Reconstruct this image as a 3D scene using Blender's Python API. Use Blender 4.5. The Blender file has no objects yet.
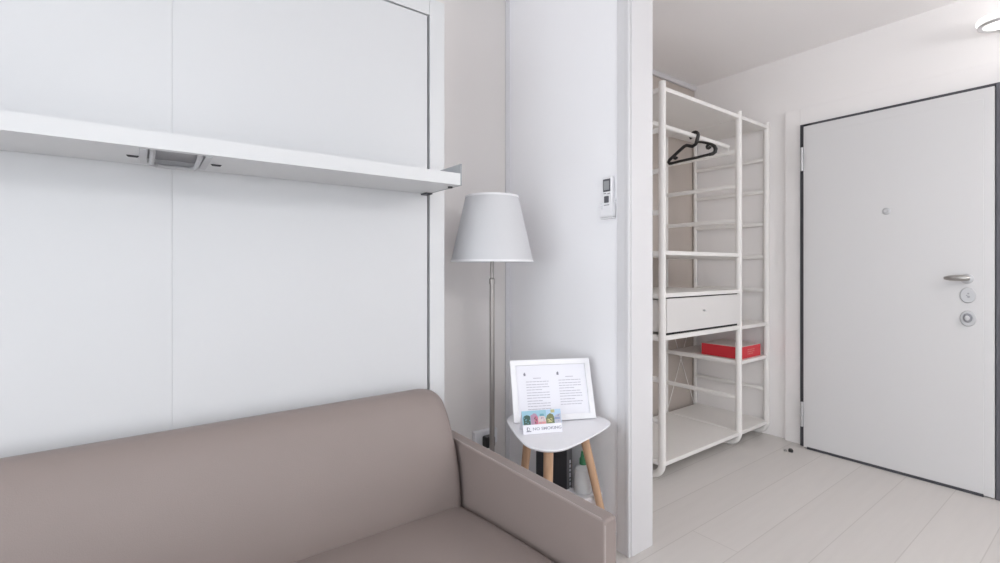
import bpy, bmesh, math, random
from mathutils import Vector, Matrix
random.seed(4)
sc = bpy.context.scene
COL = sc.collection
PI = math.pi

# ------------------------------------------------------------------ materials
def lin(c):
    return c / 12.92 if c <= 0.04045 else ((c + 0.055) / 1.055) ** 2.4

def mat(name, rgb, rough=0.5, metal=0.0, var=0.0, vscale=8.0, bump=0.0, bscale=200.0, spec=0.5,
        trans=0.0, emit=None, estr=0.0, coat=0.0):
    m = bpy.data.materials.new(name)
    m.use_nodes = True
    nt = m.node_tree
    b = nt.nodes['Principled BSDF']
    b.inputs['Base Color'].default_value = (*rgb, 1)
    b.inputs['Roughness'].default_value = rough
    b.inputs['Metallic'].default_value = metal
    b.inputs['Specular IOR Level'].default_value = spec
    b.inputs['Transmission Weight'].default_value = trans
    b.inputs['Coat Weight'].default_value = coat
    if emit:
        b.inputs['Emission Color'].default_value = (*emit, 1)
        b.inputs['Emission Strength'].default_value = estr
    tc = nt.nodes.new('ShaderNodeTexCoord')
    if var > 0:
        n = nt.nodes.new('ShaderNodeTexNoise')
        n.inputs['Scale'].default_value = vscale
        n.inputs['Detail'].default_value = 4
        r = nt.nodes.new('ShaderNodeMapRange')
        r.inputs['To Min'].default_value = 1 - var
        r.inputs['To Max'].default_value = 1 + var
        mx = nt.nodes.new('ShaderNodeVectorMath')
        mx.operation = 'SCALE'
        mx.inputs[0].default_value = rgb
        nt.links.new(tc.outputs['Object'], n.inputs['Vector'])
        nt.links.new(n.outputs['Fac'], r.inputs['Value'])
        nt.links.new(r.outputs['Result'], mx.inputs['Scale'])
        nt.links.new(mx.outputs['Vector'], b.inputs['Base Color'])
    if bump > 0:
        n2 = nt.nodes.new('ShaderNodeTexNoise')
        n2.inputs['Scale'].default_value = bscale
        n2.inputs['Detail'].default_value = 3
        bp = nt.nodes.new('ShaderNodeBump')
        bp.inputs['Strength'].default_value = bump
        bp.inputs['Distance'].default_value = 0.001
        nt.links.new(tc.outputs['Object'], n2.inputs['Vector'])
        nt.links.new(n2.outputs['Fac'], bp.inputs['Height'])
        nt.links.new(bp.outputs['Normal'], b.inputs['Normal'])
    return m

M = {}
M['wall'] = mat('white_wall_paint', (0.865, 0.865, 0.885), 0.75, var=0.008, vscale=3, bump=0.15, bscale=120)
M['hallwall'] = mat('warm_white_wall_paint', (0.82, 0.80, 0.795), 0.75, var=0.008, vscale=3, bump=0.15, bscale=120)
M['ceil'] = mat('ceiling_paint', (0.88, 0.865, 0.865), 0.85, var=0.006, vscale=2)
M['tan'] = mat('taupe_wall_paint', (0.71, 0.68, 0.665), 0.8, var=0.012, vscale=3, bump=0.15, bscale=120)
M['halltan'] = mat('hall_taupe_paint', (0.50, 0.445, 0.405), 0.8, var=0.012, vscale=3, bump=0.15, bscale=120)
M['trim'] = mat('white_trim', (0.66, 0.655, 0.67), 0.35, var=0.006)
M['lacquer'] = mat('white_lacquer', (0.625, 0.635, 0.65), 0.35)
M['bedframe'] = mat('white_melamine', (0.645, 0.655, 0.665), 0.4, var=0.004, vscale=4)
M['dark'] = mat('painted_gap_shade', (0.012, 0.012, 0.014), 0.7, var=0.05)  # shade of narrow gaps put into the colour
M['gasket'] = mat('dark_door_gasket', (0.055, 0.055, 0.065), 0.55, var=0.05)
M['jamb'] = mat('charcoal_steel_jamb', (0.10, 0.10, 0.115), 0.5, var=0.04)
M['greymetal'] = mat('grey_bracket', (0.33, 0.34, 0.355), 0.5, metal=0.0, var=0.03)
M['handlegrey'] = mat('handle_grey_plastic', (0.50, 0.505, 0.52), 0.35, metal=0.1, var=0.02)
M['traygrey'] = mat('tray_grey', (0.30, 0.30, 0.315), 0.4, var=0.03)
M['leather'] = mat('taupe_leather', (0.258, 0.213, 0.199), 0.45, var=0.03, vscale=6, bump=0.35, bscale=420, spec=0.45)
M['piping'] = mat('taupe_piping', (0.33, 0.285, 0.268), 0.4, var=0.03)
M['seam'] = mat('dark_taupe_seam', (0.12, 0.10, 0.095), 0.6, var=0.03)
M['shade'] = mat('lamp_shade_fabric', (0.60, 0.605, 0.625), 0.9, var=0.012, vscale=30, bump=0.4, bscale=600)
M['nickel'] = mat('brushed_nickel', (0.36, 0.335, 0.32), 0.4, metal=0.75, var=0.03)
M['steel'] = mat('satin_steel', (0.62, 0.62, 0.63), 0.3, metal=0.9, var=0.03)
M['plate'] = mat('satin_plate', (0.50, 0.50, 0.51), 0.35, metal=0.35, var=0.02)
M['shelf'] = mat('white_powdercoat', (0.79, 0.775, 0.755), 0.45, var=0.008, vscale=5)
M['shelfboard'] = mat('white_shelf_board', (0.77, 0.755, 0.735), 0.5, var=0.008, vscale=5)
M['black'] = mat('black_plastic', (0.018, 0.017, 0.017), 0.4, var=0.05)
M['blackcard'] = mat('black_board', (0.032, 0.033, 0.04), 0.55, var=0.06)
M['spine'] = mat('dark_grey_spine', (0.13, 0.13, 0.14), 0.5, var=0.05)
M['white'] = mat('white_plastic', (0.80, 0.80, 0.82), 0.35, var=0.006)
M['tabletop'] = mat('white_tabletop', (0.80, 0.80, 0.83), 0.35, var=0.006)
M['paper'] = mat('white_paper', (0.78, 0.78, 0.83), 0.8, var=0.01)
M['ink'] = mat('grey_ink', (0.46, 0.45, 0.51), 0.8, var=0.05)
M['inkdark'] = mat('dark_ink', (0.22, 0.22, 0.27), 0.8, var=0.05)
M['lcd'] = mat('lcd_grey', (0.33, 0.34, 0.35), 0.3, var=0.03)
M['lcdframe'] = mat('lcd_frame', (0.10, 0.10, 0.115), 0.35, var=0.03)
M['red'] = mat('red_cardboard', (0.62, 0.030, 0.045), 0.5, var=0.04)
M['redpale'] = mat('pale_red_print', (0.66, 0.20, 0.19), 0.5, var=0.04)
M['lid'] = mat('pale_card_lid', (0.60, 0.55, 0.53), 0.6, var=0.02)
M['bottle'] = mat('translucent_bottle', (0.80, 0.82, 0.84), 0.3, var=0.01, trans=0.25)
M['green'] = mat('green_plastic', (0.06, 0.27, 0.13), 0.4, var=0.05)
M['carton'] = mat('white_carton', (0.74, 0.73, 0.75), 0.6, var=0.01)
M['rubber'] = mat('black_rubber', (0.03, 0.03, 0.03), 0.7, var=0.05)
M['greyrubber'] = mat('grey_rubber', (0.30, 0.29, 0.28), 0.6, var=0.05)
M['glow'] = mat('lamp_diffuser', (0.9, 0.9, 0.9), 0.4, emit=(1.0, 0.97, 0.93), estr=1.1)
M['glass'] = mat('window_glass', (0.95, 0.97, 0.98), 0.02, trans=1.0)
PIC = {k: mat('print_' + k, v, 0.7, var=0.06, vscale=60) for k, v in dict(
    sky=(0.30, 0.50, 0.60), sky2=(0.42, 0.58, 0.74), dkgreen=(0.05, 0.10, 0.08), pink=(0.50, 0.15, 0.22), mauve=(0.40, 0.26, 0.36),
    salmon=(0.60, 0.27, 0.27), pale=(0.62, 0.52, 0.52), olive=(0.18, 0.20, 0.10), yellow=(0.48, 0.45, 0.22), blue=(0.25, 0.30, 0.46),
    grey=(0.45, 0.45, 0.52), teal=(0.14, 0.33, 0.40)).items()}

# wood for the stool legs
def wood():
    m = bpy.data.materials.new('beech_wood'); m.use_nodes = True
    nt = m.node_tree; b = nt.nodes['Principled BSDF']
    tc = nt.nodes.new('ShaderNodeTexCoord'); mp = nt.nodes.new('ShaderNodeMapping')
    mp.inputs['Scale'].default_value = (60, 60, 3)
    n = nt.nodes.new('ShaderNodeTexNoise'); n.inputs['Scale'].default_value = 1.0; n.inputs['Detail'].default_value = 5
    cr = nt.nodes.new('ShaderNodeValToRGB')
    cr.color_ramp.elements[0].position = 0.3; cr.color_ramp.elements[0].color = (0.50, 0.305, 0.185, 1)
    cr.color_ramp.elements[1].position = 0.7; cr.color_ramp.elements[1].color = (0.62, 0.41, 0.265, 1)
    nt.links.new(tc.outputs['Object'], mp.inputs['Vector']); nt.links.new(mp.outputs['Vector'], n.inputs['Vector'])
    nt.links.new(n.outputs['Fac'], cr.inputs['Fac']); nt.links.new(cr.outputs['Color'], b.inputs['Base Color'])
    b.inputs['Roughness'].default_value = 0.5
    return m
M['wood'] = wood()

# whitewashed planks running along X, joints every 0.205 m in Y
def floor_mat():
    m = bpy.data.materials.new('whitewashed_planks'); m.use_nodes = True
    nt = m.node_tree; b = nt.nodes['Principled BSDF']; L = nt.links.new
    tc = nt.nodes.new('ShaderNodeTexCoord')
    br = nt.nodes.new('ShaderNodeTexBrick')
    br.offset = 0.37; br.offset_frequency = 2; br.squash = 1.0
    br.inputs['Scale'].default_value = 1.0
    br.inputs['Brick Width'].default_value = 2.6
    br.inputs['Row Height'].default_value = 0.205
    br.inputs['Mortar Size'].default_value = 0.0022
    br.inputs['Mortar Smooth'].default_value = 0.2
    br.inputs['Bias'].default_value = 0.0
    br.inputs['Color1'].default_value = (0.585, 0.56, 0.54, 1)
    br.inputs['Color2'].default_value = (0.61, 0.585, 0.565, 1)
    br.inputs['Mortar'].default_value = (0.50, 0.475, 0.455, 1)
    mp0 = nt.nodes.new('ShaderNodeMapping'); mp0.inputs['Location'].default_value = (0.62, 0.02, 0)
    L(tc.outputs['Object'], mp0.inputs['Vector']); L(mp0.outputs['Vector'], br.inputs['Vector'])
    mp = nt.nodes.new('ShaderNodeMapping'); mp.inputs['Scale'].default_value = (2.5, 32, 1)
    n = nt.nodes.new('ShaderNodeTexNoise'); n.inputs['Scale'].default_value = 1.0; n.inputs['Detail'].default_value = 6
    L(tc.outputs['Object'], mp.inputs['Vector']); L(mp.outputs['Vector'], n.inputs['Vector'])
    r = nt.nodes.new('ShaderNodeMapRange'); r.inputs['To Min'].default_value = 0.955; r.inputs['To Max'].default_value = 1.045
    L(n.outputs['Fac'], r.inputs['Value'])
    mx = nt.nodes.new('ShaderNodeVectorMath'); mx.operation = 'SCALE'
    L(br.outputs['Color'], mx.inputs[0]); L(r.outputs['Result'], mx.inputs['Scale'])
    L(mx.outputs['Vector'], b.inputs['Base Color'])
    b.inputs['Roughness'].default_value = 0.5
    bp = nt.nodes.new('ShaderNodeBump'); bp.inputs['Strength'].default_value = 0.25; bp.inputs['Distance'].default_value = 0.001
    L(n.outputs['Fac'], bp.inputs['Height']); L(bp.outputs['Normal'], b.inputs['Normal'])
    return m
M['floor'] = floor_mat()

# ------------------------------------------------------------------ mesh helpers
def B():
    return bmesh.new()

def join(bm, src, mtx=None):
    if mtx is not None:
        bmesh.ops.transform(src, matrix=mtx, verts=src.verts)
    me = bpy.data.meshes.new('tmp'); src.to_mesh(me); src.free()
    bm.from_mesh(me); bpy.data.meshes.remove(me)

def box(bm, x0, x1, y0, y1, z0, z1, bev=0.0, seg=2, mtx=None):
    t = bmesh.new()
    bmesh.ops.create_cube(t, size=1.0)
    for v in t.verts:
        v.co = Vector(((x0 + x1) / 2 + v.co.x * (x1 - x0), (y0 + y1) / 2 + v.co.y * (y1 - y0), (z0 + z1) / 2 + v.co.z * (z1 - z0)))
    if bev > 0:
        bmesh.ops.bevel(t, geom=t.edges[:], offset=bev, segments=seg, profile=0.5, affect='EDGES')
    join(bm, t, mtx)
    return bm

def tube(bm, pts, rad, n=12, cap=True, flat=None):
    """round tube along pts; rad a number or list; flat=(a,b) section scale"""
    pts = [Vector(p) for p in pts]
    rads = rad if isinstance(rad, (list, tuple)) else [rad] * len(pts)
    rings = []
    up = None
    for i, p in enumerate(pts):
        d = (pts[min(i + 1, len(pts) - 1)] - pts[max(i - 1, 0)]).normalized()
        if up is None:
            a = Vector((0, 0, 1)) if abs(d.z) < 0.9 else Vector((1, 0, 0))
            up = (a - d * a.dot(d)).normalized()
        else:
            up = (up - d * up.dot(d)).normalized()
        sd = d.cross(up)
        fa, fb = flat if flat else (1, 1)
        rings.append([bm.verts.new(p + (up * math.cos(2 * PI * k / n) * fa + sd * math.sin(2 * PI * k / n) * fb) * rads[i]) for k in range(n)])
    for a, b in zip(rings, rings[1:]):
        for k in range(n):
            bm.faces.new((a[k], a[(k + 1) % n], b[(k + 1) % n], b[k]))
    if cap:
        bm.faces.new(rings[0][::-1]); bm.faces.new(rings[-1])
    return bm

def lathe(bm, prof, cx, cy, n=48, mtx=None, closed=False):
    """prof: list of (r, z) ; r=0 ends close"""
    t = bmesh.new(); rings = []
    for r, z in prof:
        if r < 1e-6:
            rings.append([t.verts.new((cx, cy, z))])
        else:
            rings.append([t.verts.new((cx + r * math.cos(2 * PI * k / n), cy + r * math.sin(2 * PI * k / n), z)) for k in range(n)])
    prs = list(zip(rings, rings[1:]))
    if closed:
        prs.append((rings[-1], rings[0]))
    for a, b in prs:
        for k in range(n):
            k2 = (k + 1) % n
            if len(a) == 1 and len(b) == 1: continue
            if len(a) == 1: t.faces.new((a[0], b[k], b[k2]))
            elif len(b) == 1: t.faces.new((a[k], a[k2], b[0]))
            else: t.faces.new((a[k], a[k2], b[k2], b[k]))
    join(bm, t, mtx)
    return bm

ORG = {}
def obj(name, bm, m, parent=None, smooth=True, origin=None, slots=None):
    bmesh.ops.recalc_face_normals(bm, faces=bm.faces)
    xs = [v.co.x for v in bm.verts]; ys = [v.co.y for v in bm.verts]; zs = [v.co.z for v in bm.verts]
    o3 = Vector(origin) if origin else Vector(((min(xs) + max(xs)) / 2, (min(ys) + max(ys)) / 2, min(zs)))
    for v in bm.verts: v.co -= o3
    if smooth:
        for f in bm.faces: f.smooth = True
        for e in bm.edges:
            if len(e.link_faces) == 2 and e.calc_face_angle(0) > math.radians(32): e.smooth = False
    me = bpy.data.meshes.new(name); bm.to_mesh(me); bm.free()
    for mm in ([m] if not isinstance(m, (list, tuple)) else m): me.materials.append(mm)
    o = bpy.data.objects.new(name, me); COL.objects.link(o)
    ORG[o.name] = o3
    if smooth:
        wn = o.modifiers.new('weighted_normal', 'WEIGHTED_NORMAL'); wn.keep_sharp = True; wn.weight = 100
    if parent:
        o.parent = parent; o.location = o3 - ORG[parent.name]
    else:
        o.location = o3
    return o

def thing(name, label, cat, loc, group=None):
    o = bpy.data.objects.new(name, None); COL.objects.link(o)
    o.empty_display_size = 0.05
    o.location = loc; ORG[o.name] = Vector(loc)
    o['label'] = label; o['category'] = cat
    if group: o['group'] = group
    return o

def struct(name, bm, m, label=None, smooth=True, origin=(0, 0, 0)):
    o = obj(name, bm, m, smooth=smooth, origin=origin); o['kind'] = 'structure'
    if label: o['label'] = label
    return o

def holder(name):
    o = bpy.data.objects.new(name, None); COL.objects.link(o); ORG[o.name] = Vector((0, 0, 0)); o['kind'] = 'structure'
    return o

# ------------------------------------------------------------------ room
XL, XR = -3.0, 3.56          # window side wall, door wall
YF, YB = -3.6, 2.16          # behind camera, back wall
HC = 2.63
YT = 2.062                   # taupe wall face in the living part
PX0, PX1, PY = 1.585, 1.736, 1.246   # partition
T = 0.12
struct('floor', box(B(), XL - T, XR + T, YF - T, YB + T, -0.1, 0.0), M['floor'], 'pale whitewashed plank floor', smooth=False)
struct('ceiling', box(B(), XL - T, XR + T, YF - T, YB + T, HC, HC + 0.1), M['ceil'], 'plain off-white ceiling', smooth=False)
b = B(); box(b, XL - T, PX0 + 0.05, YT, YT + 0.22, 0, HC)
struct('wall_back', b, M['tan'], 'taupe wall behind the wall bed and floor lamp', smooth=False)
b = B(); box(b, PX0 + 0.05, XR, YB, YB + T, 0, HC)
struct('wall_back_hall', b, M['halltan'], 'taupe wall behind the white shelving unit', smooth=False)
b = B(); box(b, PX0 + 0.012, PX1, PY + 0.012, YB, 0, HC)
struct('wall_partition', b, M['wall'], 'white partition wall between living area and entrance', smooth=False)
# door wall with an opening for the door
DY0, DY1, DZ = 0.36, 1.40, 2.165
b = B()
box(b, XR, XR + T, YF - T, DY0, 0, HC); box(b, XR, XR + T, DY1, YB + T, 0, HC); box(b, XR, XR + T, DY0, DY1, DZ, HC)
struct('wall_right', b, M['hallwall'], 'off-white wall holding the entrance door', smooth=False)
# wall behind camera with a wide window
WX0, WX1, WZ0, WZ1 = -1.9, 1.9, 0.25, 2.4
b = B()
box(b, XL - T, WX0, YF - T, YF, 0, HC); box(b, WX1, XR, YF - T, YF, 0, HC)
box(b, WX0, WX1, YF - T, YF, 0, WZ0); box(b, WX0, WX1, YF - T, YF, WZ1, HC)
struct('wall_front', b, M['wall'], 'white wall with the wide window', smooth=False)
VY0, VY1 = -2.6, 1.4
b = B()
box(b, XL - T, XL, YF, VY0, 0, HC); box(b, XL - T, XL, VY1, YT, 0, HC)
box(b, XL - T, XL, VY0, VY1, 0, WZ0); box(b, XL - T, XL, VY0, VY1, WZ1, HC)
struct('wall_left', b, M['wall'], 'white wall with the side window', smooth=False)
w = holder('window_1')
b = B()
for x in (WX0 + 0.03, (WX0 + WX1) / 2, WX1 - 0.03): box(b, x - 0.03, x + 0.03, YF - 0.09, YF - 0.03, WZ0, WZ1, 0.004)
for z in (WZ0 + 0.03, WZ1 - 0.03): box(b, WX0, WX1, YF - 0.09, YF - 0.03, z - 0.03, z + 0.03, 0.004)
obj('window_frame', b, M['trim'], w)
obj('pane', box(B(), WX0 + 0.04, WX1 - 0.04, YF - 0.064, YF - 0.058, WZ0 + 0.04, WZ1 - 0.04), M['glass'], w, smooth=False)
w = holder('window_2')
b = B()
for y in (VY0 + 0.03, (VY0 + VY1) / 2, VY1 - 0.03): box(b, XL - 0.09, XL - 0.03, y - 0.03, y + 0.03, WZ0, WZ1, 0.004)
for z in (WZ0 + 0.03, WZ1 - 0.03): box(b, XL - 0.09, XL - 0.03, VY0, VY1, z - 0.03, z + 0.03, 0.004)
obj('window_frame', b, M['trim'], w)
obj('pane', box(B(), XL - 0.064, XL - 0.058, VY0 + 0.04, VY1 - 0.04, WZ0 + 0.04, WZ1 - 0.04), M['glass'], w, smooth=False)

# partition end casing: flat boards wrapping the wall end
b = B()
box(b, PX0, PX0 + 0.012, PY + 0.004, 1.312, 0, HC, 0.003)
box(b, PX0 + 0.012, PX1 + 0.003, PY, PY + 0.012, 0, HC, 0.003)
box(b, PX0 - 0.004, PX0 + 0.010, PY + 0.001, PY + 0.020, 0, HC, 0.005, 3)
struct('trim_1', b, M['trim'], 'white casing boards round the end of the partition wall')
# corner strip where the partition meets the taupe wall
b = B(); box(b, 1.571, PX0 + 0.014, YT - 0.008, YT, 0, HC, 0.002)
struct('trim_2', b, M['trim'], 'narrow white strip in the corner beside the taupe wall')
# white cornice above the taupe hall wall
b = B(); box(b, PX1, XR, YB - 0.02, YB, HC - 0.035, HC, 0.003)
struct('trim_3', b, M['trim'], 'white cornice above the taupe hall wall')
# skirting along the partition and taupe wall
b = B(); box(b, PX0, PX0 + 0.013, 1.312, YT, 0, 0.07, 0.003)
struct('baseboard_partition', b, M['trim'], 'low white skirting on the partition wall')
b = B(); box(b, 0.96, PX0, YT - 0.012, YT, 0, 0.07, 0.003)
struct('baseboard_back', b, M['trim'], 'low white skirting on the taupe wall')

# ------------------------------------------------------------------ entrance door
LX = 3.469                      # face of the leaf
LY0, LY1, LZ0, LZ1 = 0.452, 1.331, 0.006, 2.104
d = holder('door_1'); d['label'] = 'white security entrance door with dark gasket lines'
# casing boards
b = B()
box(b, 3.527, XR, 1.372, 1.466, 0, 2.243, 0.002)
box(b, 3.527, XR, 0.28, 1.372, 2.130, 2.243, 0.002)
box(b, 3.527, XR, 0.28, 0.385, 0, 2.130, 0.002)
obj('casing', b, M['hallwall'], d)
# dark steel frame behind / around the leaf
b = B()
box(b, 3.505, XR + 0.04, LY1 - 0.02, 1.364, 0, 2.127)
box(b, 3.505, XR + 0.04, LY0 - 0.002, 1.345, 2.08, 2.127)
obj('gasket', b, M['gasket'], d, smooth=False)
b = B(); box(b, 3.476, XR + 0.04, 0.385, LY0 - 0.004, 0, 2.120, 0.002)
obj('jamb', b, M['jamb'], d)
# leaf: slab with a slightly proud face panel leaving a narrow border
leaf = obj('leaf', box(B(), LX + 0.001, LX + 0.075, LY0, LY1, LZ0 + 0.002, LZ1, 0.002), M['lacquer_door'] if 'lacquer_door' in M else mat('door_white', (0.63, 0.625, 0.63), 0.4, var=0.006, vscale=3), d)
obj('face_panel', box(B(), LX - 0.003, LX + 0.004, LY0 + 0.040, LY1 - 0.016, 0.016, LZ1 - 0.055, 0.002), leaf.data.materials[0], leaf)
obj('draught_seal', box(B(), LX - 0.0035, LX + 0.02, LY0 + 0.040, LY1 - 0.022, 0.001, 0.0155), M['gasket'], leaf, smooth=False)
for z0, z1 in ((1.815, 1.968), (0.14, 0.30)):
    h = B()
    tube(h, [(LX - 0.001, LY1 + 0.009, z0), (LX - 0.001, LY1 + 0.009, z1)], 0.0085, 12)
    tube(h, [(LX - 0.001, LY1 + 0.009, (z0 + z1) / 2 - 0.002), (LX - 0.001, LY1 + 0.009, (z0 + z1) / 2 + 0.002)], 0.0092, 12)
    obj('hinge', h, M['plate'], d)
RX = Matrix.Rotation(-PI / 2, 4, 'Y')   # lathe axis +Z -> -X
def xdisc(bm, prof, y, z, n=32, sy=1.0):
    """lathe around an axis pointing out of the door (-X): prof (r, out)"""
    return lathe(bm, prof, 0, 0, n, Matrix.Translation((LX - 0.003, y, z)) @ Matrix.Diagonal((1, sy, 1, 1)) @ RX)
obj('peephole', xdisc(B(), [(0, 0), (0.020, 0), (0.020, 0.003), (0.013, 0.005), (0.008, 0.004), (0, 0.0035)], 0.893, 1.508), M['plate'], leaf)
# lever handle
hd = B()
xdisc(hd, [(0, 0), (0.026, 0), (0.026, 0.006), (0.022, 0.009), (0.011, 0.010), (0.010, 0.045), (0, 0.045)], 0.553, 1.122)
obj('handle_rose', hd, M['plate'], leaf)
lv = B()
zz = 1.126
tube(lv, [(LX - 0.046, 0.537, zz), (LX - 0.050, 0.546, zz), (LX - 0.052, 0.565, zz + 0.001), (LX - 0.052, 0.59, zz + 0.001), (LX - 0.050, 0.615, zz), (LX - 0.047, 0.635, zz - 0.001)],
     [0.012, 0.0165, 0.0185, 0.0185, 0.0155, 0.009], 16, flat=(0.85, 0.75))
obj('handle_lever', lv, mat('lever_nickel', (0.40, 0.385, 0.37), 0.3, metal=0.85, var=0.03), leaf)
lk = obj('lock_plate', xdisc(B(), [(0, 0), (0.0415, 0), (0.0415, 0.004), (0.037, 0.008), (0.0, 0.008)], 0.549, 1.036, 40, 0.76), M['plate'], leaf)
kh = B()
for dy, dz, s in ((-0.002, 0.009, 0.0045), (0.004, -0.001, 0.0035), (-0.003, -0.008, 0.006)):
    xdisc(kh, [(0, 0.008), (s, 0.008), (s, 0.0092), (0, 0.0092)], 0.549 + dy, 1.036 + dz, 12)
obj('keyhole', kh, M['traygrey'], leaf)
obj('lock_plate', xdisc(B(), [(0, 0), (0.0415, 0), (0.0415, 0.004), (0.037, 0.008), (0.0, 0.008)], 0.549, 0.914, 40, 0.76), M['plate'], leaf)
kn = B()
xdisc(kn, [(0, 0.008), (0.022, 0.008), (0.024, 0.014), (0.021, 0.022), (0, 0.024)], 0.549, 0.918, 28, 0.8)
tt = obj('thumb_turn', kn, mat('turn_satin', (0.26, 0.26, 0.28), 0.45, metal=0.3, var=0.03), leaf)
obj('turn_cap', xdisc(B(), [(0, 0.0235), (0.013, 0.0235), (0.012, 0.026), (0, 0.0275)], 0.549, 0.918, 24, 0.8), M['plate'], leaf)

# ------------------------------------------------------------------ wall bed (closed) with shelf
BX0, BX1, BY = -0.817, 0.951, 1.64
bed = thing('wall_bed', 'closed white wall bed with a shelf across its panels, behind the sofa', 'bed', ((BX0 + BX1) / 2, BY, 0))
b = B()
box(b, 0.886, BX1, BY, YT - 0.006, 0, 2.217, 0.002); obj('side_frame', b, M['bedframe'], bed)
b = B(); box(b, BX0, BX0 + 0.065, BY, YT - 0.006, 0, 2.217, 0.002); obj('side_frame', b, M['bedframe'], bed)
obj('top_rail', box(B(), BX0 + 0.066, 0.8855, BY, YT - 0.006, 2.152, 2.217, 0.002), M['bedframe'], bed)
obj('gap_shade_sheet', box(B(), BX0 + 0.066, 0.8855, BY + 0.022, BY + 0.05, 0.0, 2.151), M['dark'], bed, smooth=False)  # near-black sheet that paints the shade in the gaps round the panels
PZ = 2.144
obj('front_panel', box(B(), 0.0673, 0.8735, BY - 0.002, BY + 0.02, 0.03, PZ, 0.0004), M['lacquer'], bed)
obj('front_panel', box(B(), BX0 + 0.077, 0.0668, BY - 0.002, BY + 0.02, 0.03, PZ, 0.0004), M['lacquer'], bed)
# shelf 4 cm thick, with a pocket for the pull handle in its underside
SX0, SX1, SY0, SY1, SZ0, SZ1 = -0.736, 0.868, 1.390, 1.632, 1.461, 1.501
HX0, HX1, HY0, HY1 = -0.004, 0.141, 1.412, 1.592
b = B()
box(b, SX0, SX1, SY0, SY1, SZ0 + 0.022, SZ1, 0.0)
box(b, SX0, HX0, SY0, SY1, SZ0, SZ0 + 0.022); box(b, HX1, SX1, SY0, SY1, SZ0, SZ0 + 0.022)
box(b, HX0, HX1, SY0, HY0, SZ0, SZ0 + 0.022); box(b, HX0, HX1, HY1, SY1, SZ0, SZ0 + 0.022)
bmesh.ops.remove_doubles(b, verts=b.verts, dist=1e-5)
shelf = obj('shelf', b, M['bedframe'], bed, smooth=False)
b = B()
box(b, HX0 - 0.002, HX0 + 0.014, HY0 - 0.004, HY1, SZ0 - 0.004, SZ0 + 0.02, 0.001)
obj('handle_flange', b, M['handlegrey'], shelf)
b = B(); box(b, HX1 - 0.014, HX1 + 0.002, HY0 - 0.004, HY1, SZ0 - 0.004, SZ0 + 0.02, 0.001)
obj('handle_flange', b, M['handlegrey'], shelf)
obj('handle_tray', box(B(), HX0 + 0.014, HX1 - 0.014, HY0, HY1, SZ0 + 0.012, SZ0 + 0.02), M['traygrey'], shelf, smooth=False)
b = B()
zc = SZ0 - 0.004
tube(b, [(HX0 + 0.023, HY0 + 0.006, zc + 0.012), (HX0 + 0.024, HY0 + 0.02, zc), (HX0 + 0.023, HY1 - 0.03, zc - 0.002), (HX0 + 0.034, HY1 - 0.014, zc - 0.003), (HX0 + 0.05, HY1 - 0.012, zc - 0.003),
         (HX1 - 0.05, HY1 - 0.012, zc - 0.003), (HX1 - 0.034, HY1 - 0.014, zc - 0.003), (HX1 - 0.023, HY1 - 0.03, zc - 0.002), (HX1 - 0.024, HY0 + 0.02, zc), (HX1 - 0.023, HY0 + 0.006, zc + 0.012)], 0.006, 10)
obj('pull_handle', b, M['handlegrey'], shelf)
for x0, x1 in ((-0.031, -0.008), (0.150, 0.173)):
    b = B()
    tube(b, [(x0, 1.512, SZ0 + 0.004), (x0 + 0.003, 1.512, SZ0 - 0.0005), (x1 - 0.003, 1.512, SZ0 - 0.0005), (x1, 1.512, SZ0 + 0.004)], 0.0042, 10)
    obj('slot', b, M['gasket'], shelf)
b = B(); box(b, SX1, SX1 + 0.005, SY0 - 0.002, SY1, SZ0 - 0.001, 1.534, 0.001)
obj('end_plate', b, M['greymetal'], bed)
b = B(); box(b, SX0 - 0.005, SX0, SY0 - 0.002, SY1, SZ0 - 0.001, 1.534, 0.001)
obj('end_plate', b, M['greymetal'], bed)
b = B(); lathe(b, [(0, SZ0 - 0.005), (0.008, SZ0 - 0.005), (0.009, SZ0), (0, SZ0)], 0.856, 1.437, 20)
obj('pad', b, M['black'], shelf)
b = B(); box(b, 0.846, 0.8735, 1.595, 1.6375, SZ0 - 0.006, SZ0 - 0.0005, 0.001)
obj('pivot', b, M['gasket'], shelf)

# ------------------------------------------------------------------ sofa
sofa = thing('sofa', 'taupe leather sofa with slim arms in front of the wall bed', 'sofa', (0.067, 1.2, 0))
AX = (0.900, 0.946)
SXC = 0.067
def mirror(x): return 2 * SXC - x
def arm(x0, x1, inner):
    a = obj('arm', box(B(), x0, x1, 0.781, 1.625, 0.06, 0.565, 0.009, 3), M['leather'], sofa)
    # piping along the inner top edge and the front upright edges
    zt = 0.5625
    ins = x0 + 0.0045 if inner < (x0 + x1) / 2 else x1 - 0.0045
    out = x1 - 0.0045 if inner < (x0 + x1) / 2 else x0 + 0.0045
    for xx in (ins, out):
        p = B()
        tube(p, [(xx, 1.62, zt), (xx, 0.80, zt), (xx, 0.788, zt - 0.003), (xx, 0.7845, zt - 0.012), (xx, 0.7835, 0.07)], 0.0024, 8)
        obj('piping', p, M['piping'], a)
arm(AX[0], AX[1], AX[0])
arm(mirror(AX[1]), mirror(AX[0]), mirror(AX[0]))
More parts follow.
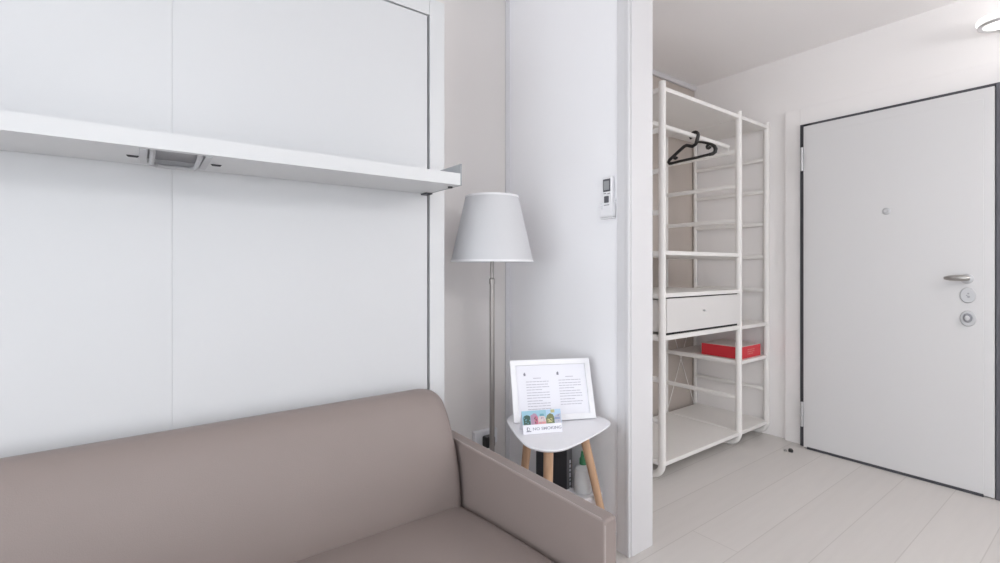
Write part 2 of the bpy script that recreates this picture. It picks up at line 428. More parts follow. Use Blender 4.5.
# back cushion: profile lofted along X with rounded ends
prof = [(1.418, 0.25), (1.412, 0.33), (1.408, 0.375), (1.412, 0.44), (1.424, 0.51), (1.442, 0.575), (1.465, 0.635), (1.493, 0.69), (1.517, 0.722), (1.540, 0.7365), (1.560, 0.742), (1.585, 0.738), (1.605, 0.725), (1.615, 0.70), (1.617, 0.60), (1.617, 0.25)]
def loft_back(x0, x1):
    bm = B(); R = 0.088; rings = []
    ss = [0.0, 0.0015, 0.005, 0.010, 0.018, 0.028, 0.042, 0.058, 0.088]
    xs = [(x0 + s, s) for s in ss] + [(x0 + (x1 - x0) * k / 12, 1) for k in range(1, 12)] + [(x1 - s, s) for s in reversed(ss)]
    for x, s in xs:
        drop = R - math.sqrt(max(R * R - (R - s) ** 2, 0)) if s < R else 0
        r2 = 0.03
        d2 = r2 - math.sqrt(max(r2 * r2 - (r2 - s) ** 2, 0)) if s < r2 else 0
        H = 0.7455 - 0.25
        ring = []
        for y, z in prof:
            zz = 0.25 + (z - 0.25) * (H - drop * 0.95) / H
            r3 = 0.075; d3 = r3 - math.sqrt(max(r3 * r3 - (r3 - s) ** 2, 0)) if s < r3 else 0
            yy = y + d2 * 0.9 if y < 1.535 else 1.54 + (y - 1.54) * (1 - 0.9 * d3 / r3)
            ring.append(bm.verts.new((x, yy, zz)))
        rings.append(ring)
    n = len(prof)
    for a, c in zip(rings, rings[1:]):
        for k in range(n): bm.faces.new((a[k], a[(k + 1) % n], c[(k + 1) % n], c[k]))
    bm.faces.new(rings[0]); bm.faces.new(rings[-1][::-1])
    return bm
o = obj('back_cushion', loft_back(mirror(0.893), 0.893), M['leather'], sofa)
for p in o.data.polygons: p.use_smooth = True
# seat cushion with a crowned top
def seat():
    bm = B(); x0, x1, y0, y1 = mirror(0.897), 0.897, 0.760, 1.445
    nx, ny = 44, 30; top = []
    fx = [0.5 - 0.5 * math.cos(PI * i / nx) for i in range(nx + 1)]
    fy = [0.5 - 0.5 * math.cos(PI * i / ny) for i in range(ny + 1)]
    def edge(s, r): return r - math.sqrt(max(r * r - (r - s) ** 2, 0)) if s < r else 0
    for i in range(nx + 1):
        row = []
        for j in range(ny + 1):
            x = x0 + (x1 - x0) * fx[i]; y = y0 + (y1 - y0) * fy[j]
            t = (y - y0) / (y1 - y0); u = (x - x0) / (x1 - x0)
            z = 0.402 - 0.045 * t ** 1.6 + 0.012 * math.sin(PI * min(1, max(0, u))) ** 0.5 * math.sin(PI * t) 
            z -= edge(min(x - x0, x1 - x), 0.045) * 0.55 + edge(y - y0, 0.06) * 0.9
            row.append(bm.verts.new((x, y, z)))
        top.append(row)
    for i in range(nx):
        for j in range(ny): bm.faces.new((top[i][j], top[i + 1][j], top[i + 1][j + 1], top[i][j + 1]))
    rim = [top[i][0] for i in range(nx + 1)] + [top[nx][j] for j in range(1, ny + 1)] + [top[i][ny] for i in range(nx - 1, -1, -1)] + [top[0][j] for j in range(ny - 1, 0, -1)]
    low = [bm.verts.new((v.co.x, v.co.y, 0.235)) for v in rim]
    for k in range(len(rim)):
        k2 = (k + 1) % len(rim); bm.faces.new((rim[k2], rim[k], low[k], low[k2]))
    bm.faces.new(low)
    return bm
o = obj('seat_cushion', seat(), M['leather'], sofa)
obj('base', box(B(), mirror(0.899), 0.899, 0.80, 1.60, 0.06, 0.234, 0.006), M['leather'], sofa)
for x in (0.86, mirror(0.86)):
    for y in (0.86, 1.56):
        f = B(); tube(f, [(x, y, 0.0), (x, y, 0.062)], [0.018, 0.022], 16)
        obj('foot', f, M['black'], sofa)

# ------------------------------------------------------------------ floor lamp
LXX, LYY = 1.260, 1.75
lamp = thing('floor_lamp', 'floor lamp with white tapered shade and slim nickel pole', 'lamp', (LXX, LYY, 0))
zb, zt, rb, rt = 1.206, 1.500, 0.1835, 0.119
b = B()
lathe(b, [(rb, zb), (rb + 0.0008, zb + 0.006), (rt + 0.0008, zt - 0.006), (rt, zt), (rt - 0.003, zt), (rt - 0.003, zt - 0.006), (rb - 0.003, zb + 0.006), (rb - 0.003, zb)], LXX, LYY, 72, closed=True)
sh = obj('lamp_shade', b, M['shade'], lamp)
b = B()
lathe(b, [(rb - 0.0005, zb), (rb + 0.0022, zb), (rb + 0.0016, zb + 0.009), (rb - 0.001, zb + 0.009)], LXX, LYY, 72, closed=True)
obj('shade_trim', b, M['white'], sh); b = B()
lathe(b, [(rt - 0.0005, zt - 0.008), (rt + 0.0022, zt - 0.008), (rt + 0.0016, zt + 0.0005), (rt - 0.002, zt + 0.0005)], LXX, LYY, 72, closed=True)
obj('shade_trim', b, M['white'], sh)
b = B()
for k in range(3):
    a = k * 2 * PI / 3 + 0.3
    tube(b, [(LXX, LYY, 1.40), (LXX + math.cos(a) * 0.137, LYY + math.sin(a) * 0.137, 1.40)], 0.002, 8)
obj('shade_carrier', b, M['nickel'], sh)
b = B(); tube(b, [(LXX, LYY, 0.02), (LXX, LYY, 1.12)], 0.0115, 20); obj('pole', b, M['nickel'], lamp)
b = B(); tube(b, [(LXX, LYY, 1.12), (LXX, LYY, 1.36)], 0.0085, 16); obj('upper_pole', b, M['nickel'], lamp)
b = B(); lathe(b, [(0, 1.108), (0.0135, 1.108), (0.0135, 1.128), (0.009, 1.134), (0, 1.134)], LXX, LYY, 20); obj('collar', b, M['nickel'], lamp)
b = B(); lathe(b, [(0, 1.36), (0.016, 1.36), (0.018, 1.40), (0.016, 1.415), (0.028, 1.43), (0.031, 1.455), (0.022, 1.48), (0, 1.488)], LXX, LYY, 24); obj('bulb', b, M['white'], lamp)
b = B(); lathe(b, [(0, 0), (0.135, 0), (0.138, 0.006), (0.134, 0.016), (0.03, 0.022), (0.016, 0.034), (0, 0.034)], LXX, LYY, 56); obj('base', b, M['nickel'], lamp)

# wall socket with plug behind the pole
so = thing('power_socket', 'white surface socket box low on the taupe wall behind the lamp pole', 'socket', (1.42, YT - 0.02, 0.23))
obj('socket_box', box(B(), 1.357, 1.50, YT - 0.030, YT, 0.262, 0.340, 0.006, 3), M['white'], so)
pl = thing('power_plug', 'black plug pushed into the white socket box', 'plug', (1.44, YT - 0.05, 0.24))
b = B(); box(b, 1.398, 1.452, YT - 0.078, YT - 0.0302, 0.262, 0.318, 0.009, 3); obj('plug_body', b, M['black'], pl)
b = B(); tube(b, [(1.425, YT - 0.07, 0.266), (1.425, YT - 0.075, 0.20), (1.42, YT - 0.08, 0.08), (1.40, YT - 0.10, 0.008), (1.35, 1.90, 0.005), (1.29, 1.80, 0.012), (1.275, 1.765, 0.03)], 0.0035, 8); obj('cord', b, M['black'], pl)

# ------------------------------------------------------------------ side table
ZT = 0.55
tb = thing('side_table', 'small white rounded-triangle side table on three beech legs', 'table', (1.30, 1.40, 0))
V3 = [(1.113, 1.240), (1.553, 1.342), (1.270, 1.615)]
CX = sum(v[0] for v in V3) / 3; CY = sum(v[1] for v in V3) / 3
rc, pw = 0.094, 7.0
def outline(scale_off=0.0, n=96):
    dirs = [((v[0] - CX), (v[1] - CY)) for v in V3]
    dirs = [(dx * (1 - rc / math.hypot(dx, dy)), dy * (1 - rc / math.hypot(dx, dy))) for dx, dy in dirs]
    def h(t):
        c, s = math.cos(t), math.sin(t)
        return rc + scale_off + sum(max(0, c * dx + s * dy) ** pw for dx, dy in dirs) ** (1 / pw)
    out = []
    for k in range(n):
        t = 2 * PI * k / n; e = 1e-4
        hp = (h(t + e) - h(t - e)) / (2 * e); hh = h(t)
        out.append((CX + hh * math.cos(t) - hp * math.sin(t), CY + hh * math.sin(t) + hp * math.cos(t)))
    return out
b = B(); rings = []
for off, z in ((-0.030, ZT - 0.020), (-0.008, ZT - 0.011), (-0.001, ZT - 0.006), (0.0, ZT - 0.003), (-0.0025, ZT)):
    rings.append([b.verts.new((x, y, z)) for x, y in outline(off)])
for a, c in zip(rings, rings[1:]):
    for k in range(len(a)): b.faces.new((a[k], a[(k + 1) % len(a)], c[(k + 1) % len(a)], c[k]))
b.faces.new(rings[0][::-1]); b.faces.new(rings[-1])
obj('tabletop', b, M['tabletop'], tb)
for (tx, ty), (ex, ey) in (((1.200, 1.310), (1.118, 1.236)), ((1.436, 1.368), (1.563, 1.326)), ((1.299, 1.535), (1.312, 1.635))):
    b = B(); tube(b, [(tx, ty, ZT - 0.0205), (tx + (ex - tx) * 0.5, ty + (ey - ty) * 0.5, (ZT - 0.02) / 2), (ex, ey, 0.0)], [0.0185, 0.0165, 0.0115], 20)
    obj('leg', b, M['wood'], tb)

# frame and cards stand in local frames: u along width, w up the leaning face, n out of the face to the viewer
def leaning(bl, br, lean_deg, z0):
    a = Vector((bl[0], bl[1], 0)); c = Vector((br[0], br[1], 0)); W = (c - a).length
    ux = (c - a).normalized(); nb = Vector((-ux.y, ux.x, 0))           # nb points away from the camera
    q = math.radians(lean_deg)
    up = Vector((0, 0, 1)) * math.cos(q) + nb * math.sin(q)
    n = ux.cross(up)                                                   # towards the viewer
    m = Matrix((( ux.x, up.x, n.x, a.x), (ux.y, up.y, n.y, a.y), (ux.z, up.z, n.z, z0), (0, 0, 0, 1)))
    return m, W, nb
m, W, nb = leaning((1.200, 1.516), (1.514, 1.362), 20, ZT + 0.0045)
Hf = 0.25
pf = thing('photo_frame', 'white framed notice of two printed pages leaning back on the side table', 'picture frame', tuple(m @ Vector((W / 2, 0, 0)) ))
fw = 0.023
b = B()
box(b, 0, W, 0, fw, -0.012, 0.004, 0.002, 2, m); box(b, 0, W, Hf - fw, Hf, -0.012, 0.004, 0.002, 2, m)
box(b, 0, fw, fw - 0.001, Hf - fw + 0.001, -0.012, 0.004, 0.002, 2, m); box(b, W - fw, W, fw - 0.001, Hf - fw + 0.001, -0.012, 0.004, 0.002, 2, m)
obj('frame', b, M['white'], pf)
sheet = obj('printed_sheet', box(B(), fw - 0.002, W - fw + 0.002, fw - 0.002, Hf - fw + 0.002, -0.009, -0.004, 0, 2, m), M['paper'], pf, smooth=False)
# print: two columns of small text lines with a heading and a little emblem on each page
b = B()
def word(x0, x1, y, hgt): box(b, x0, x1, y, y + hgt, -0.0042, -0.0037, 0, 2, m)
for px, top, nl in ((0.064, 0.158, 11), (0.205, 0.160, 10)):
    b = B()
    y = top
    word(px + 0.032, px + 0.066, y + 0.014, 0.0028)
    for i in range(nl):
        x = px; endx = px + (0.098 if (i % 4 != 3) else 0.066)
        while x < endx - 0.006:
            wl = random.uniform(0.010, 0.024); x1 = min(x + wl, endx)
            word(x, x1, y, 0.0028); x = x1 + 0.0018
        y -= 0.0106 if i % 3 else 0.0118
    obj('text_lines', b, M['ink'], sheet)
for px in (0.060, 0.204):
    b = B()
    lathe(b, [(0, -0.0042), (0.005, -0.0042), (0.005, -0.0036), (0, -0.0036)], px, 0.191, 12, m)
    box(b, px - 0.005, px + 0.005, 0.184, 0.1865, -0.0042, -0.0036, 0, 2, m)
    box(b, px - 0.001, px + 0.001, 0.191, 0.1985, -0.0042, -0.0036, 0, 2, m)
    obj('emblem', b, M['inkdark'], sheet)
# rear strut
b = B()
a0 = m @ Vector((W / 2, Hf * 0.72, -0.014)); foot = Vector((a0.x + nb.x * 0.05, a0.y + nb.y * 0.05, ZT + 0.002))
tube(b, [a0, foot], 0.004, 8); obj('strut', b, M['black'], pf)

m, W, nb = leaning((1.150, 1.394), (1.293, 1.331), 21, ZT + 0.0012)
Hc2 = 0.085
cd = thing('notice_card', 'small no-smoking card with a strip of colourful houses leaning before the framed notice', 'card', tuple(m @ Vector((W / 2, 0, 0))))
obj('card', box(B(), 0, W, 0, Hc2, -0.0024, 0, 0, 2, m), M['paper'], cd, smooth=False)
# flared back half of the folded card
m2, W2, _ = leaning((1.150 + nb.x * 0.060, 1.394 + nb.y * 0.060), (1.293 + nb.x * 0.060, 1.331 + nb.y * 0.060), -20.5, ZT + 0.0012)
obj('card_back', box(B(), 0, W, 0, Hc2 - 0.001, -0.002, 0, 0, 2, m2), M['paper'], cd, smooth=False)
def cells(name, lst, mm, lift):
    bb = B()
    for x0, x1, y0, y1 in lst: box(bb, x0 * W, x1 * W, y0 * Hc2, y1 * Hc2, -0.0002, lift, 0, 2, m)
    return obj(name, bb, mm, cd, smooth=False)
P0, P1 = 0.40, 1.0
cells('printed_sky', [(0.0, 0.62, P0, P1)], PIC['sky'], 0.0003)
cells('printed_sky', [(0.62, 1.0, P0, P1)], PIC['sky2'], 0.0003)
def poly(name, pts, mm, lift):
    bb = B(); vs = [bb.verts.new(m @ Vector((x * W, y * Hc2, lift))) for x, y in pts]
    f = bb.faces.new(vs); r = bmesh.ops.extrude_face_region(bb, geom=[f])
    dv = (m.to_3x3() @ Vector((0, 0, 1))) * 0.0002
    for v in [g for g in r['geom'] if isinstance(g, bmesh.types.BMVert)]: v.co += dv
    return obj(name, bb, mm, cd, smooth=False)
poly('printed_tree', [(0.03, P0), (0.205, P0), (0.205, 0.76), (0.17, 0.80), (0.12, 0.82), (0.06, 0.79), (0.03, 0.72)], PIC['dkgreen'], 0.0004)
poly('printed_house', [(0.215, P0), (0.40, P0), (0.40, 0.74), (0.36, 0.86), (0.30, 0.88), (0.25, 0.82), (0.215, 0.80)], PIC['mauve'], 0.0004)
poly('printed_house', [(0.31, P0), (0.40, P0), (0.40, 0.70), (0.35, 0.78), (0.31, 0.72)], PIC['pink'], 0.0007)
poly('printed_house', [(0.40, P0), (0.60, P0), (0.60, 0.60), (0.55, 0.78), (0.44, 0.78), (0.40, 0.62)], PIC['pale'], 0.0004)
poly('printed_house', [(0.41, P0), (0.59, P0), (0.59, 0.50), (0.41, 0.50)], PIC['salmon'], 0.0007)
poly('printed_roof', [(0.44, 0.74), (0.57, 0.74), (0.55, 0.84), (0.46, 0.84)], PIC['teal'], 0.0007)
poly('printed_tree', [(0.60, P0), (0.82, P0), (0.82, 0.66), (0.79, 0.78), (0.72, 0.84), (0.64, 0.76), (0.60, 0.62)], PIC['olive'], 0.0004)
poly('printed_house', [(0.64, 0.46), (0.76, 0.46), (0.76, 0.62), (0.64, 0.60)], PIC['yellow'], 0.0007)
poly('printed_house', [(0.83, P0), (0.99, P0), (0.99, 0.80), (0.90, 0.78), (0.83, 0.70)], PIC['grey'], 0.0004)
poly('printed_roof', [(0.82, 0.56), (0.97, 0.56), (0.96, 0.66), (0.83, 0.66)], PIC['blue'], 0.0007)
poly('printed_sun', [(0.74, 0.86), (0.84, 0.86), (0.84, 0.99), (0.74, 0.99)], PIC['yellow'], 0.0004)
rs = random.Random(3)
for nm, mm, x0, x1, yt in (('printed_leaves', PIC['teal'], 0.04, 0.20, 0.72), ('printed_windows', PIC['dkgreen'], 0.23, 0.39, 0.70), ('printed_windows', PIC['mauve'], 0.42, 0.58, 0.66),
                           ('printed_leaves', PIC['dkgreen'], 0.62, 0.81, 0.72), ('printed_windows', PIC['blue'], 0.85, 0.97, 0.72)):
    cells(nm, [(a, a + 0.022, c, c + 0.05) for a, c in [(rs.uniform(x0, x1 - 0.022), rs.uniform(P0 + 0.02, yt)) for _ in range(6)]], mm, 0.0010)
# lettering
cu = bpy.data.curves.new('lettering', 'FONT'); cu.body = 'NO SMOKING'; cu.size = 0.015; cu.offset = 0.0002; cu.extrude = 0.0002
to = bpy.data.objects.new('tmp_text', cu); COL.objects.link(to)
bpy.context.view_layer.update()
me = bpy.data.meshes.new_from_object(to.evaluated_get(bpy.context.evaluated_depsgraph_get()))
bpy.data.objects.remove(to)
wid = max(v.co.x for v in me.vertices) - min(v.co.x for v in me.vertices)
bb = B(); bb.from_mesh(me); bpy.data.meshes.remove(me)
bmesh.ops.transform(bb, matrix=m @ Matrix.Translation((0.24 * W, 0.15 * Hc2, 0.0004)) @ Matrix.Diagonal((0.73 * W / wid, 1.0, 1, 1)), verts=bb.verts)
obj('lettering', bb, mat('lettering_grey', (0.30, 0.30, 0.36), 0.8, var=0.03), cd, smooth=False)
bb = B()
box(bb, 0.10 * W, 0.115 * W, 0.13 * Hc2, 0.30 * Hc2, 0, 0.0005, 0, 2, m); box(bb, 0.08 * W, 0.20 * W, 0.10 * Hc2, 0.135 * Hc2, 0, 0.0005, 0, 2, m)
lathe(bb, [(0.0045, 0), (0.0062, 0), (0.0062, 0.0005), (0.0045, 0.0005)], 0.13 * W, 0.215 * Hc2, 20, m, closed=True)
obj('symbol', bb, M['inkdark'], cd, smooth=False)

# ------------------------------------------------------------------ things on the floor behind the table
bi = thing('binder', 'black file box standing on the floor behind the side table legs', 'binder', (1.496, 1.60, 0))
obj('cover', box(B(), 1.4825, 1.486, 1.503, 1.706, 0, 0.402, 0.001), M['blackcard'], bi)
obj('cover', box(B(), 1.508, 1.5115, 1.503, 1.706, 0, 0.402, 0.001), M['blackcard'], bi)
sp = obj('spine', box(B(), 1.4825, 1.5115, 1.4985, 1.503, 0, 0.402, 0.001), M['spine'], bi)
obj('contents', box(B(), 1.487, 1.507, 1.504, 1.702, 0.004, 0.394), M['paper'], bi, smooth=False)
b = B(); z = 0.34
random.seed(9)
while z > 0.16:
    l = random.uniform(0.008, 0.02); box(b, 1.496, 1.502, 1.4978, 1.4986, z - l, z); z -= l + 0.007
obj('spine_print', b, M['paper'], sp, smooth=False)
ct = thing('carton', 'low white carton on the floor under the green-capped bottle', 'box', (1.51, 1.42, 0))
obj('carton_body', box(B(), 1.450, 1.566, 1.375, 1.480, 0, 0.222, 0.003), M['carton'], ct)
obj('carton_lid', box(B(), 1.448, 1.568, 1.373, 1.482, 0.19, 0.228, 0.003), M['white'], ct)
bo = thing('bottle', 'translucent bottle with green cap behind the right table leg', 'bottle', (1.506, 1.425, 0.2285))
b = B(); lathe(b, [(0, 0.2285), (0.034, 0.2285), (0.038, 0.234), (0.038, 0.315), (0.034, 0.328), (0.016, 0.340), (0.013, 0.346), (0.013, 0.352), (0, 0.352)], 1.506, 1.428, 32)
obj('bottle_body', b, M['bottle'], bo)
b = B(); lathe(b, [(0, 0.344), (0.0155, 0.344), (0.0155, 0.366), (0.011, 0.374), (0.008, 0.398), (0, 0.399)], 1.506, 1.428, 24)
obj('cap', b, M['green'], bo)

# ------------------------------------------------------------------ air-conditioner remote in its wall holder
rm = thing('remote_control', 'white remote control with grey display hung on the partition wall', 'remote', (PX0 - 0.0, 1.357, 1.40))
fx = PX0 + 0.012
body = obj('body', box(B(), fx - 0.021, fx - 0.004, 1.331, 1.385, 1.400, 1.566, 0.005, 3), M['white'], rm)
b = B()
box(b, fx - 0.004, fx, 1.325, 1.391, 1.392, 1.47, 0.001)
box(b, fx - 0.026, fx, 1.325, 1.3305, 1.392, 1.452, 0.001); box(b, fx - 0.026, fx, 1.3855, 1.391, 1.392, 1.452, 0.001)
box(b, fx - 0.026, fx - 0.0215, 1.3305, 1.3855, 1.392, 1.430, 0.001); box(b, fx - 0.026, fx, 1.325, 1.391, 1.388, 1.396, 0.001)
obj('wall_holder', b, M['white'], rm)
sc1 = obj('display_frame', box(B(), fx - 0.0222, fx - 0.020, 1.339, 1.378, 1.502, 1.556, 0.0008), M['lcdframe'], rm)
obj('display', box(B(), fx - 0.0228, fx - 0.0218, 1.3445, 1.3725, 1.509, 1.547), M['lcd'], sc1, smooth=False)
obj('button', box(B(), fx - 0.0228, fx - 0.0205, 1.347, 1.371, 1.455, 1.483, 0.003), M['lcdframe'], rm)
for y0, y1, z in ((1.340, 1.354, 1.491), (1.361, 1.375, 1.493), (1.344, 1.373, 1.4435)):
    obj('button', box(B(), fx - 0.0226, fx - 0.0205, y0, y1, z, z + 0.004, 0.0008), M['traygrey'], rm)

# ------------------------------------------------------------------ open shelving unit
FY, BYY = 1.594, 2.138            # front and back posts
FX = (2.309, 3.149, 3.537)        # three side frames
RR = 0.0205
su = thing('shelving_unit', 'tall white open shelving unit with ladder sides and a drawer by the entrance door', 'shelf', (2.9, 1.86, 0))
levels = [0.092, 0.323, 0.554, 0.785, 1.022, 1.257, 1.489, 1.720, 1.948, 2.171]
for ix, fxx in enumerate(FX):
    b = B(); R = 0.075; z0 = RR * 0.9; zt = 2.212 - 0.004 * ix
    pts = [(fxx, FY, zt)] + [(fxx, FY, z) for z in (1.6, 1.0, 0.5)] + [(fxx, FY + R * (1 - math.cos(a)), z0 + R * (1 - math.sin(a))) for a in [PI / 2 * k / 8 for k in range(9)]]
    pts += [(fxx, BYY - R * (1 - math.sin(a)), z0 + R * (1 - math.cos(a))) for a in [PI / 2 * k / 8 for k in range(9)]] + [(fxx, BYY, z) for z in (0.5, 1.0, 1.6)] + [(fxx, BYY, zt)]
    tube(b, pts, [RR] * 12 + [0.018] * 2 + [0.0145] * (len(pts) - 14), 14, flat=(0.9, 1.0))
    fr = obj('side_frame', b, M['shelf'], su)
    for z in levels:
        r = B(); tube(r, [(fxx, FY + 0.006, z), (fxx, BYY - 0.006, z)], 0.0155, 10, flat=(1.0, 0.7))
        obj('rung', r, M['shelf'], fr)
def board(x0, x1, z, t=0.024):
    obj('shelf_board', box(B(), x0 + 0.012, x1 - 0.012, FY - 0.012, BYY - 0.018, z - t * 0.5, z + t * 0.5, 0.003), M['shelfboard'], su)
A0, A1, A2 = FX
board(A0, A1, levels[9]); board(A1, A2, levels[9])
board(A0, A1, levels[5] + 0.006); board(A0, A1, levels[4] + 0.004)
board(A0, A1, levels[3] + 0.004, 0.028)
board(A1, A2, levels[3]); board(A1, A2, levels[2])
board(A0, A1, levels[0]); board(A1, A2, levels[0])
b = B(); tube(b, [(A0, 1.667, 2.003), (A1, 1.667, 1.992)], 0.0135, 14)
for x, zr in ((A0, 2.003), (A1, 1.992)):
    tube(b, [(x, 1.667, levels[8] - 0.002), (x, 1.667, zr + 0.008)], 0.006, 8)
obj('clothes_rail', b, M['shelf'], su)
# drawer
dz0, dz1 = 0.818, 1.007
dr = obj('drawer', box(B(), A0 + 0.017, A1 - 0.017, FY - 0.020, FY - 0.004, dz0, dz1, 0.002), mat('drawer_white', (0.68, 0.665, 0.655), 0.45, var=0.006), su)
b = B()
box(b, A0 + 0.024, A0 + 0.036, FY - 0.004, BYY - 0.03, dz0, dz1 - 0.01); box(b, A1 - 0.036, A1 - 0.022, FY - 0.004, BYY - 0.03, dz0, dz1 - 0.01)
box(b, A0 + 0.036, A1 - 0.036, BYY - 0.044, BYY - 0.03, dz0, dz1 - 0.01); box(b, A0 + 0.036, A1 - 0.036, FY - 0.004, BYY - 0.044, dz0, dz0 + 0.012)
obj('drawer_box', b, M['shelfboard'], dr, smooth=False)
b = B(); xk = 2.69; zk = 0.925; yk = FY - 0.020
lathe(b, [(0, 0), (0.006, 0), (0.004, 0.005), (0.006, 0.011), (0.005, 0.015), (0, 0.016)], 0, 0, 20, Matrix.Translation((xk, yk, zk)) @ Matrix.Rotation(PI / 2, 4, 'X'))
obj('knob', b, M['steel'], dr)
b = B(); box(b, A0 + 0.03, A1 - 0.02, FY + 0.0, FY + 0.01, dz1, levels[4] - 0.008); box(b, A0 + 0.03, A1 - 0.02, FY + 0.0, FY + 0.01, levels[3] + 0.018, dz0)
obj('shadow_gap', b, M['dark'], su, smooth=False)  # dark strips in place of the shade above and below the drawer
# wire cross brace behind the narrow bay
b = B()
tube(b, [(A1 + 0.01, BYY, 0.10), (A2 - 0.01, BYY, 0.87)], 0.0028, 8); tube(b, [(A1 + 0.01, BYY + 0.006, 0.87), (A2 - 0.01, BYY + 0.006, 0.10)], 0.0028, 8)
obj('cross_brace', b, M['shelf'], su)

# coat hanger on the rail (lies in a plane across the rail)
HXX = 2.75
hg = thing('coat_hanger', 'black plastic coat hanger on the clothes rail', 'hanger', (HXX, 1.667, 2.0))
def hp(*pts): return [(HXX, y, z) for y, z in pts]
zr = 1.9975
b = B()
hook = [(1.667 + 0.0262 * math.cos(a), zr - 0.0015 + 0.0262 * math.sin(a)) for a in [math.radians(x) for x in (205, 180, 155, 130, 105, 80, 55, 30, 5)]]
hook = [(2 * 1.667 - y, z) for y, z in hook]   # open side to the front? tip at the far side
hook = [(2 * 1.667 - y, z) for y, z in hook]
hook_tip_far = [(2 * 1.667 - y, z) for y, z in hook]
tube(b, hp(*hook_tip_far, (1.649, 1.972), (1.654, 1.952)), [0.007] + [0.010] * 8 + [0.012, 0.012], 12, flat=(0.9, 1.0))
obj('hook', b, M['black'], hg)
b = B()
arms = [(1.648, 1.962), (1.660, 1.946), (1.680, 1.937), (1.700, 1.944), (1.722, 1.952), (1.740, 1.947), (1.775, 1.925), (1.815, 1.900), (1.843, 1.882), (1.851, 1.868), (1.843, 1.857), (1.825, 1.857)]
tube(b, hp(*arms), [0.0105] * 9 + [0.0105, 0.0105, 0.010], 12)
fr_ = [(1.648, 1.958), (1.620, 1.951), (1.585, 1.937), (1.556, 1.923), (1.538, 1.908), (1.530, 1.890), (1.534, 1.874), (1.548, 1.866), (1.570, 1.865)]
tube(b, hp(*fr_), [0.007, 0.007, 0.008, 0.009, 0.011, 0.012, 0.012, 0.011, 0.010], 12)
tube(b, hp((1.828, 1.857), (1.75, 1.860), (1.65, 1.862), (1.56, 1.866)), 0.0088, 12)
def curl(y, z, s):
    return hp(*[(y + s * 0.011 * math.cos(a), z + 0.011 * math.sin(a)) for a in [math.radians(x) for x in (90, 45, 0, -45, -90, -135, -180)]])
tube(b, curl(1.800, 1.893, 1), 0.0085, 10); tube(b, curl(1.575, 1.914, 1), 0.0085, 10)
obj('shoulder_bar', b, M['black'], hg)

# red box on the narrow shelf
rx0, rx1, ry0, ry1 = 3.196, 3.482, 1.608, 1.884
rz0 = levels[2] + 0.0125; rz1 = rz0 + 0.083
rb_ = thing('red_box', 'red cardboard box with pale lid on the narrow shelf', 'box', ((rx0 + rx1) / 2, (ry0 + ry1) / 2, rz0))
bod = obj('box_body', box(B(), rx0, rx1, ry0, ry1, rz0, rz1 - 0.004, 0.002), M['red'], rb_)
obj('lid', box(B(), rx0 + 0.003, rx1 - 0.003, ry0 + 0.003, ry1 - 0.003, rz1 - 0.0045, rz1, 0.001), M['lid'], rb_)
b = B()
for i, z in enumerate((rz0 + 0.052, rz0 + 0.038, rz0 + 0.024)):
    x = rx0 + 0.10
    while x < rx0 + 0.20 - 0.02 * i:
        l = random.uniform(0.012, 0.03); box(b, x, x + l, ry0 - 0.0006, ry0 + 0.001, z, z + 0.007); x += l + 0.006
obj('box_print', b, M['redpale'], bod, smooth=False)

# door stop on the floor
ds = thing('door_stop', 'tiny black and grey door stop on the floor beside the door', 'door stop', (3.325, 1.365, 0))
b = B(); lathe(b, [(0, 0), (0.013, 0), (0.014, 0.010), (0.011, 0.019), (0, 0.021)], 3.332, 1.352, 20); obj('rubber_bumper', b, M['rubber'], ds)
b = B(); lathe(b, [(0, 0), (0.010, 0), (0.010, 0.007), (0.006, 0.011), (0, 0.011)], 3.318, 1.378, 16); obj('fixing', b, M['greyrubber'], ds)

# small round lamp on the door wall, above the right of the door
lx, ly, lz, lr = 3.44, 0.425, 2.405, 0.090
wl = thing('wall_lamp', 'small round lit lamp high on the wall above the door', 'lamp', (XR, ly, lz))
b = B(); lathe(b, [(lr * 0.74, lz - 0.010), (lr * 0.80, lz - 0.014), (lr * 0.93, lz - 0.013), (lr * 0.97, lz - 0.006), (lr * 0.93, lz + 0.002), (lr * 0.74, lz + 0.002)], lx, ly, 56, closed=True)
obj('ring', b, M['steel'], wl)
b = B(); lathe(b, [(0, lz - 0.009), (lr * 0.735, lz - 0.009), (lr * 0.735, lz + 0.0), (0, lz + 0.0)], lx, ly, 48)
obj('diffuser', b, M['glow'], wl)
b = B(); lathe(b, [(0, lz + 0.003), (lr * 0.95, lz + 0.003), (lr * 1.0, lz + 0.008), (lr * 1.0, lz + 0.022), (lr * 0.94, lz + 0.030), (0, lz + 0.030)], lx, ly, 48)
obj('glowing_rim', b, M['glow'], wl)
b = B(); box(b, lx + lr * 0.8, XR, ly - 0.03, ly + 0.03, lz + 0.0, lz + 0.028, 0.004)
obj('bracket', b, M['steel'], wl)

# ------------------------------------------------------------------ lights
def area(name, loc, rot, sx, sy, power, col=(1, 1, 1)):
    l = bpy.data.lights.new(name, 'AREA'); l.shape = 'RECTANGLE'; l.size = sx; l.size_y = sy; l.energy = power; l.color = col
    o = bpy.data.objects.new(name, l); COL.objects.link(o); o.location = loc; o.rotation_euler = rot
    return o
area('window_daylight', ((WX0 + WX1) / 2, YF - 0.02, (WZ0 + WZ1) / 2), (PI / 2, 0, 0), WX1 - WX0 - 0.1, WZ1 - WZ0 - 0.1, 7, (0.93, 0.965, 1.0))
area('side_window_daylight', (XL - 0.02, (VY0 + VY1) / 2, (WZ0 + WZ1) / 2), (PI / 2, 0, -PI / 2), VY1 - VY0 - 0.1, WZ1 - WZ0 - 0.1, 52, (0.93, 0.965, 1.0))
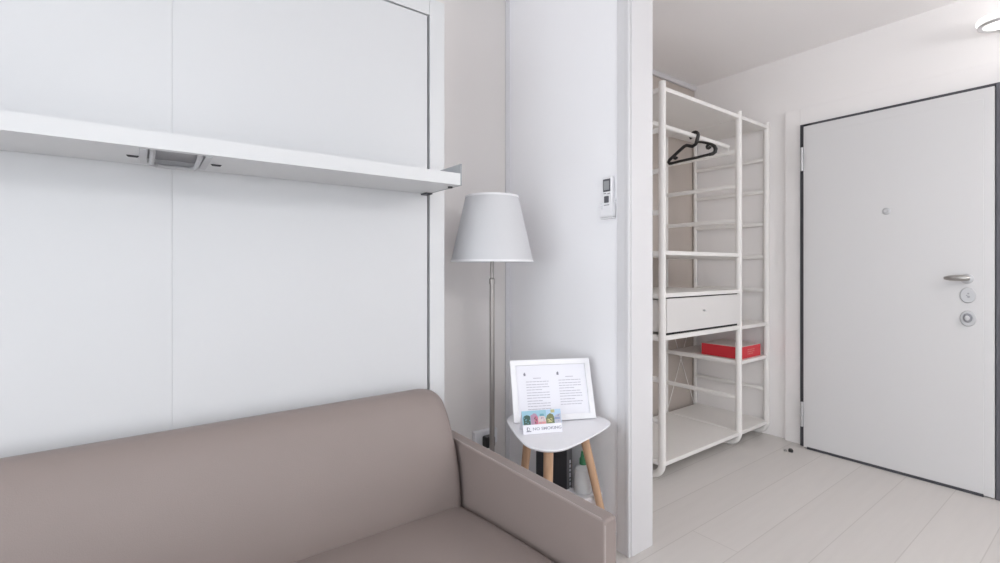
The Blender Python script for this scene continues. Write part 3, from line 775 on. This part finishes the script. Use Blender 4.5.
# unseen globe light and ceiling panel, added to brighten hall and room
M['globe'] = mat('added_globe_light', (0.9, 0.9, 0.9), 0.4, emit=(1.0, 0.975, 0.965), estr=22.5)
M['added_panel'] = mat('added_panel_light', (0.9, 0.9, 0.9), 0.4, emit=(0.97, 0.985, 1.0), estr=6.0)
def pendant(x, y, z, label, mm):
    p = thing('added_pendant', label, 'lamp', (x, y, z), None)
    g = B(); bmesh.ops.create_uvsphere(g, u_segments=32, v_segments=20, radius=0.16)
    for v in g.verts: v.co += Vector((x, y, z))
    obj('globe', g, mm, p)
    g = B(); tube(g, [(x, y, z + 0.158), (x, y, HC - 0.02)], 0.005, 10); obj('stem', g, M['white'], p)
    g = B(); lathe(g, [(0, HC - 0.025), (0.045, HC - 0.025), (0.05, HC), (0, HC)], x, y, 28); obj('rose', g, M['white'], p)
cl = thing('added_ceiling_panel', 'unseen square ceiling light added behind the camera to brighten the room', 'lamp', (0.0, -2.0, HC - 0.07))  # added light out of view, lifts the seat and floor
obj('housing', box(B(), -0.62, 0.62, -2.62, -1.38, HC - 0.05, HC, 0.004), M['white'], cl)
obj('diffuser', box(B(), -0.6, 0.6, -2.6, -1.4, HC - 0.065, HC - 0.0505, 0.004), M['added_panel'], cl)
pendant(2.45, -1.0, 2.1, 'unseen globe light added to brighten the entrance hall', M['globe'])
wd = bpy.data.worlds.new('sky'); sc.world = wd; wd.use_nodes = True
bg = wd.node_tree.nodes['Background']; bg.inputs['Color'].default_value = (0.85, 0.92, 1.0, 1); bg.inputs['Strength'].default_value = 1.0

# ------------------------------------------------------------------ camera
cam = bpy.data.cameras.new('camera'); co = bpy.data.objects.new('camera', cam); COL.objects.link(co)
co.location = (0, 0, 1.18); co.rotation_euler = (PI / 2, 0, math.radians(53.298 - 90))
cam.sensor_width = 36; cam.lens = 36 * 0.47974; cam.shift_y = -(281.5 - 267.75) / 1000; cam.clip_start = 0.03
sc.camera = co

sc.view_settings.view_transform = 'Standard'; sc.view_settings.look = 'None'
sc.view_settings.gamma = 1; sc.view_settings.exposure = 0.55; sc.view_settings.use_curve_mapping = False
sc.cycles.max_bounces = 16; sc.cycles.diffuse_bounces = 12; sc.cycles.glossy_bounces = 6; sc.cycles.transmission_bounces = 8
sc.cycles.use_denoising = True
sc.cycles.sample_clamp_indirect = 5
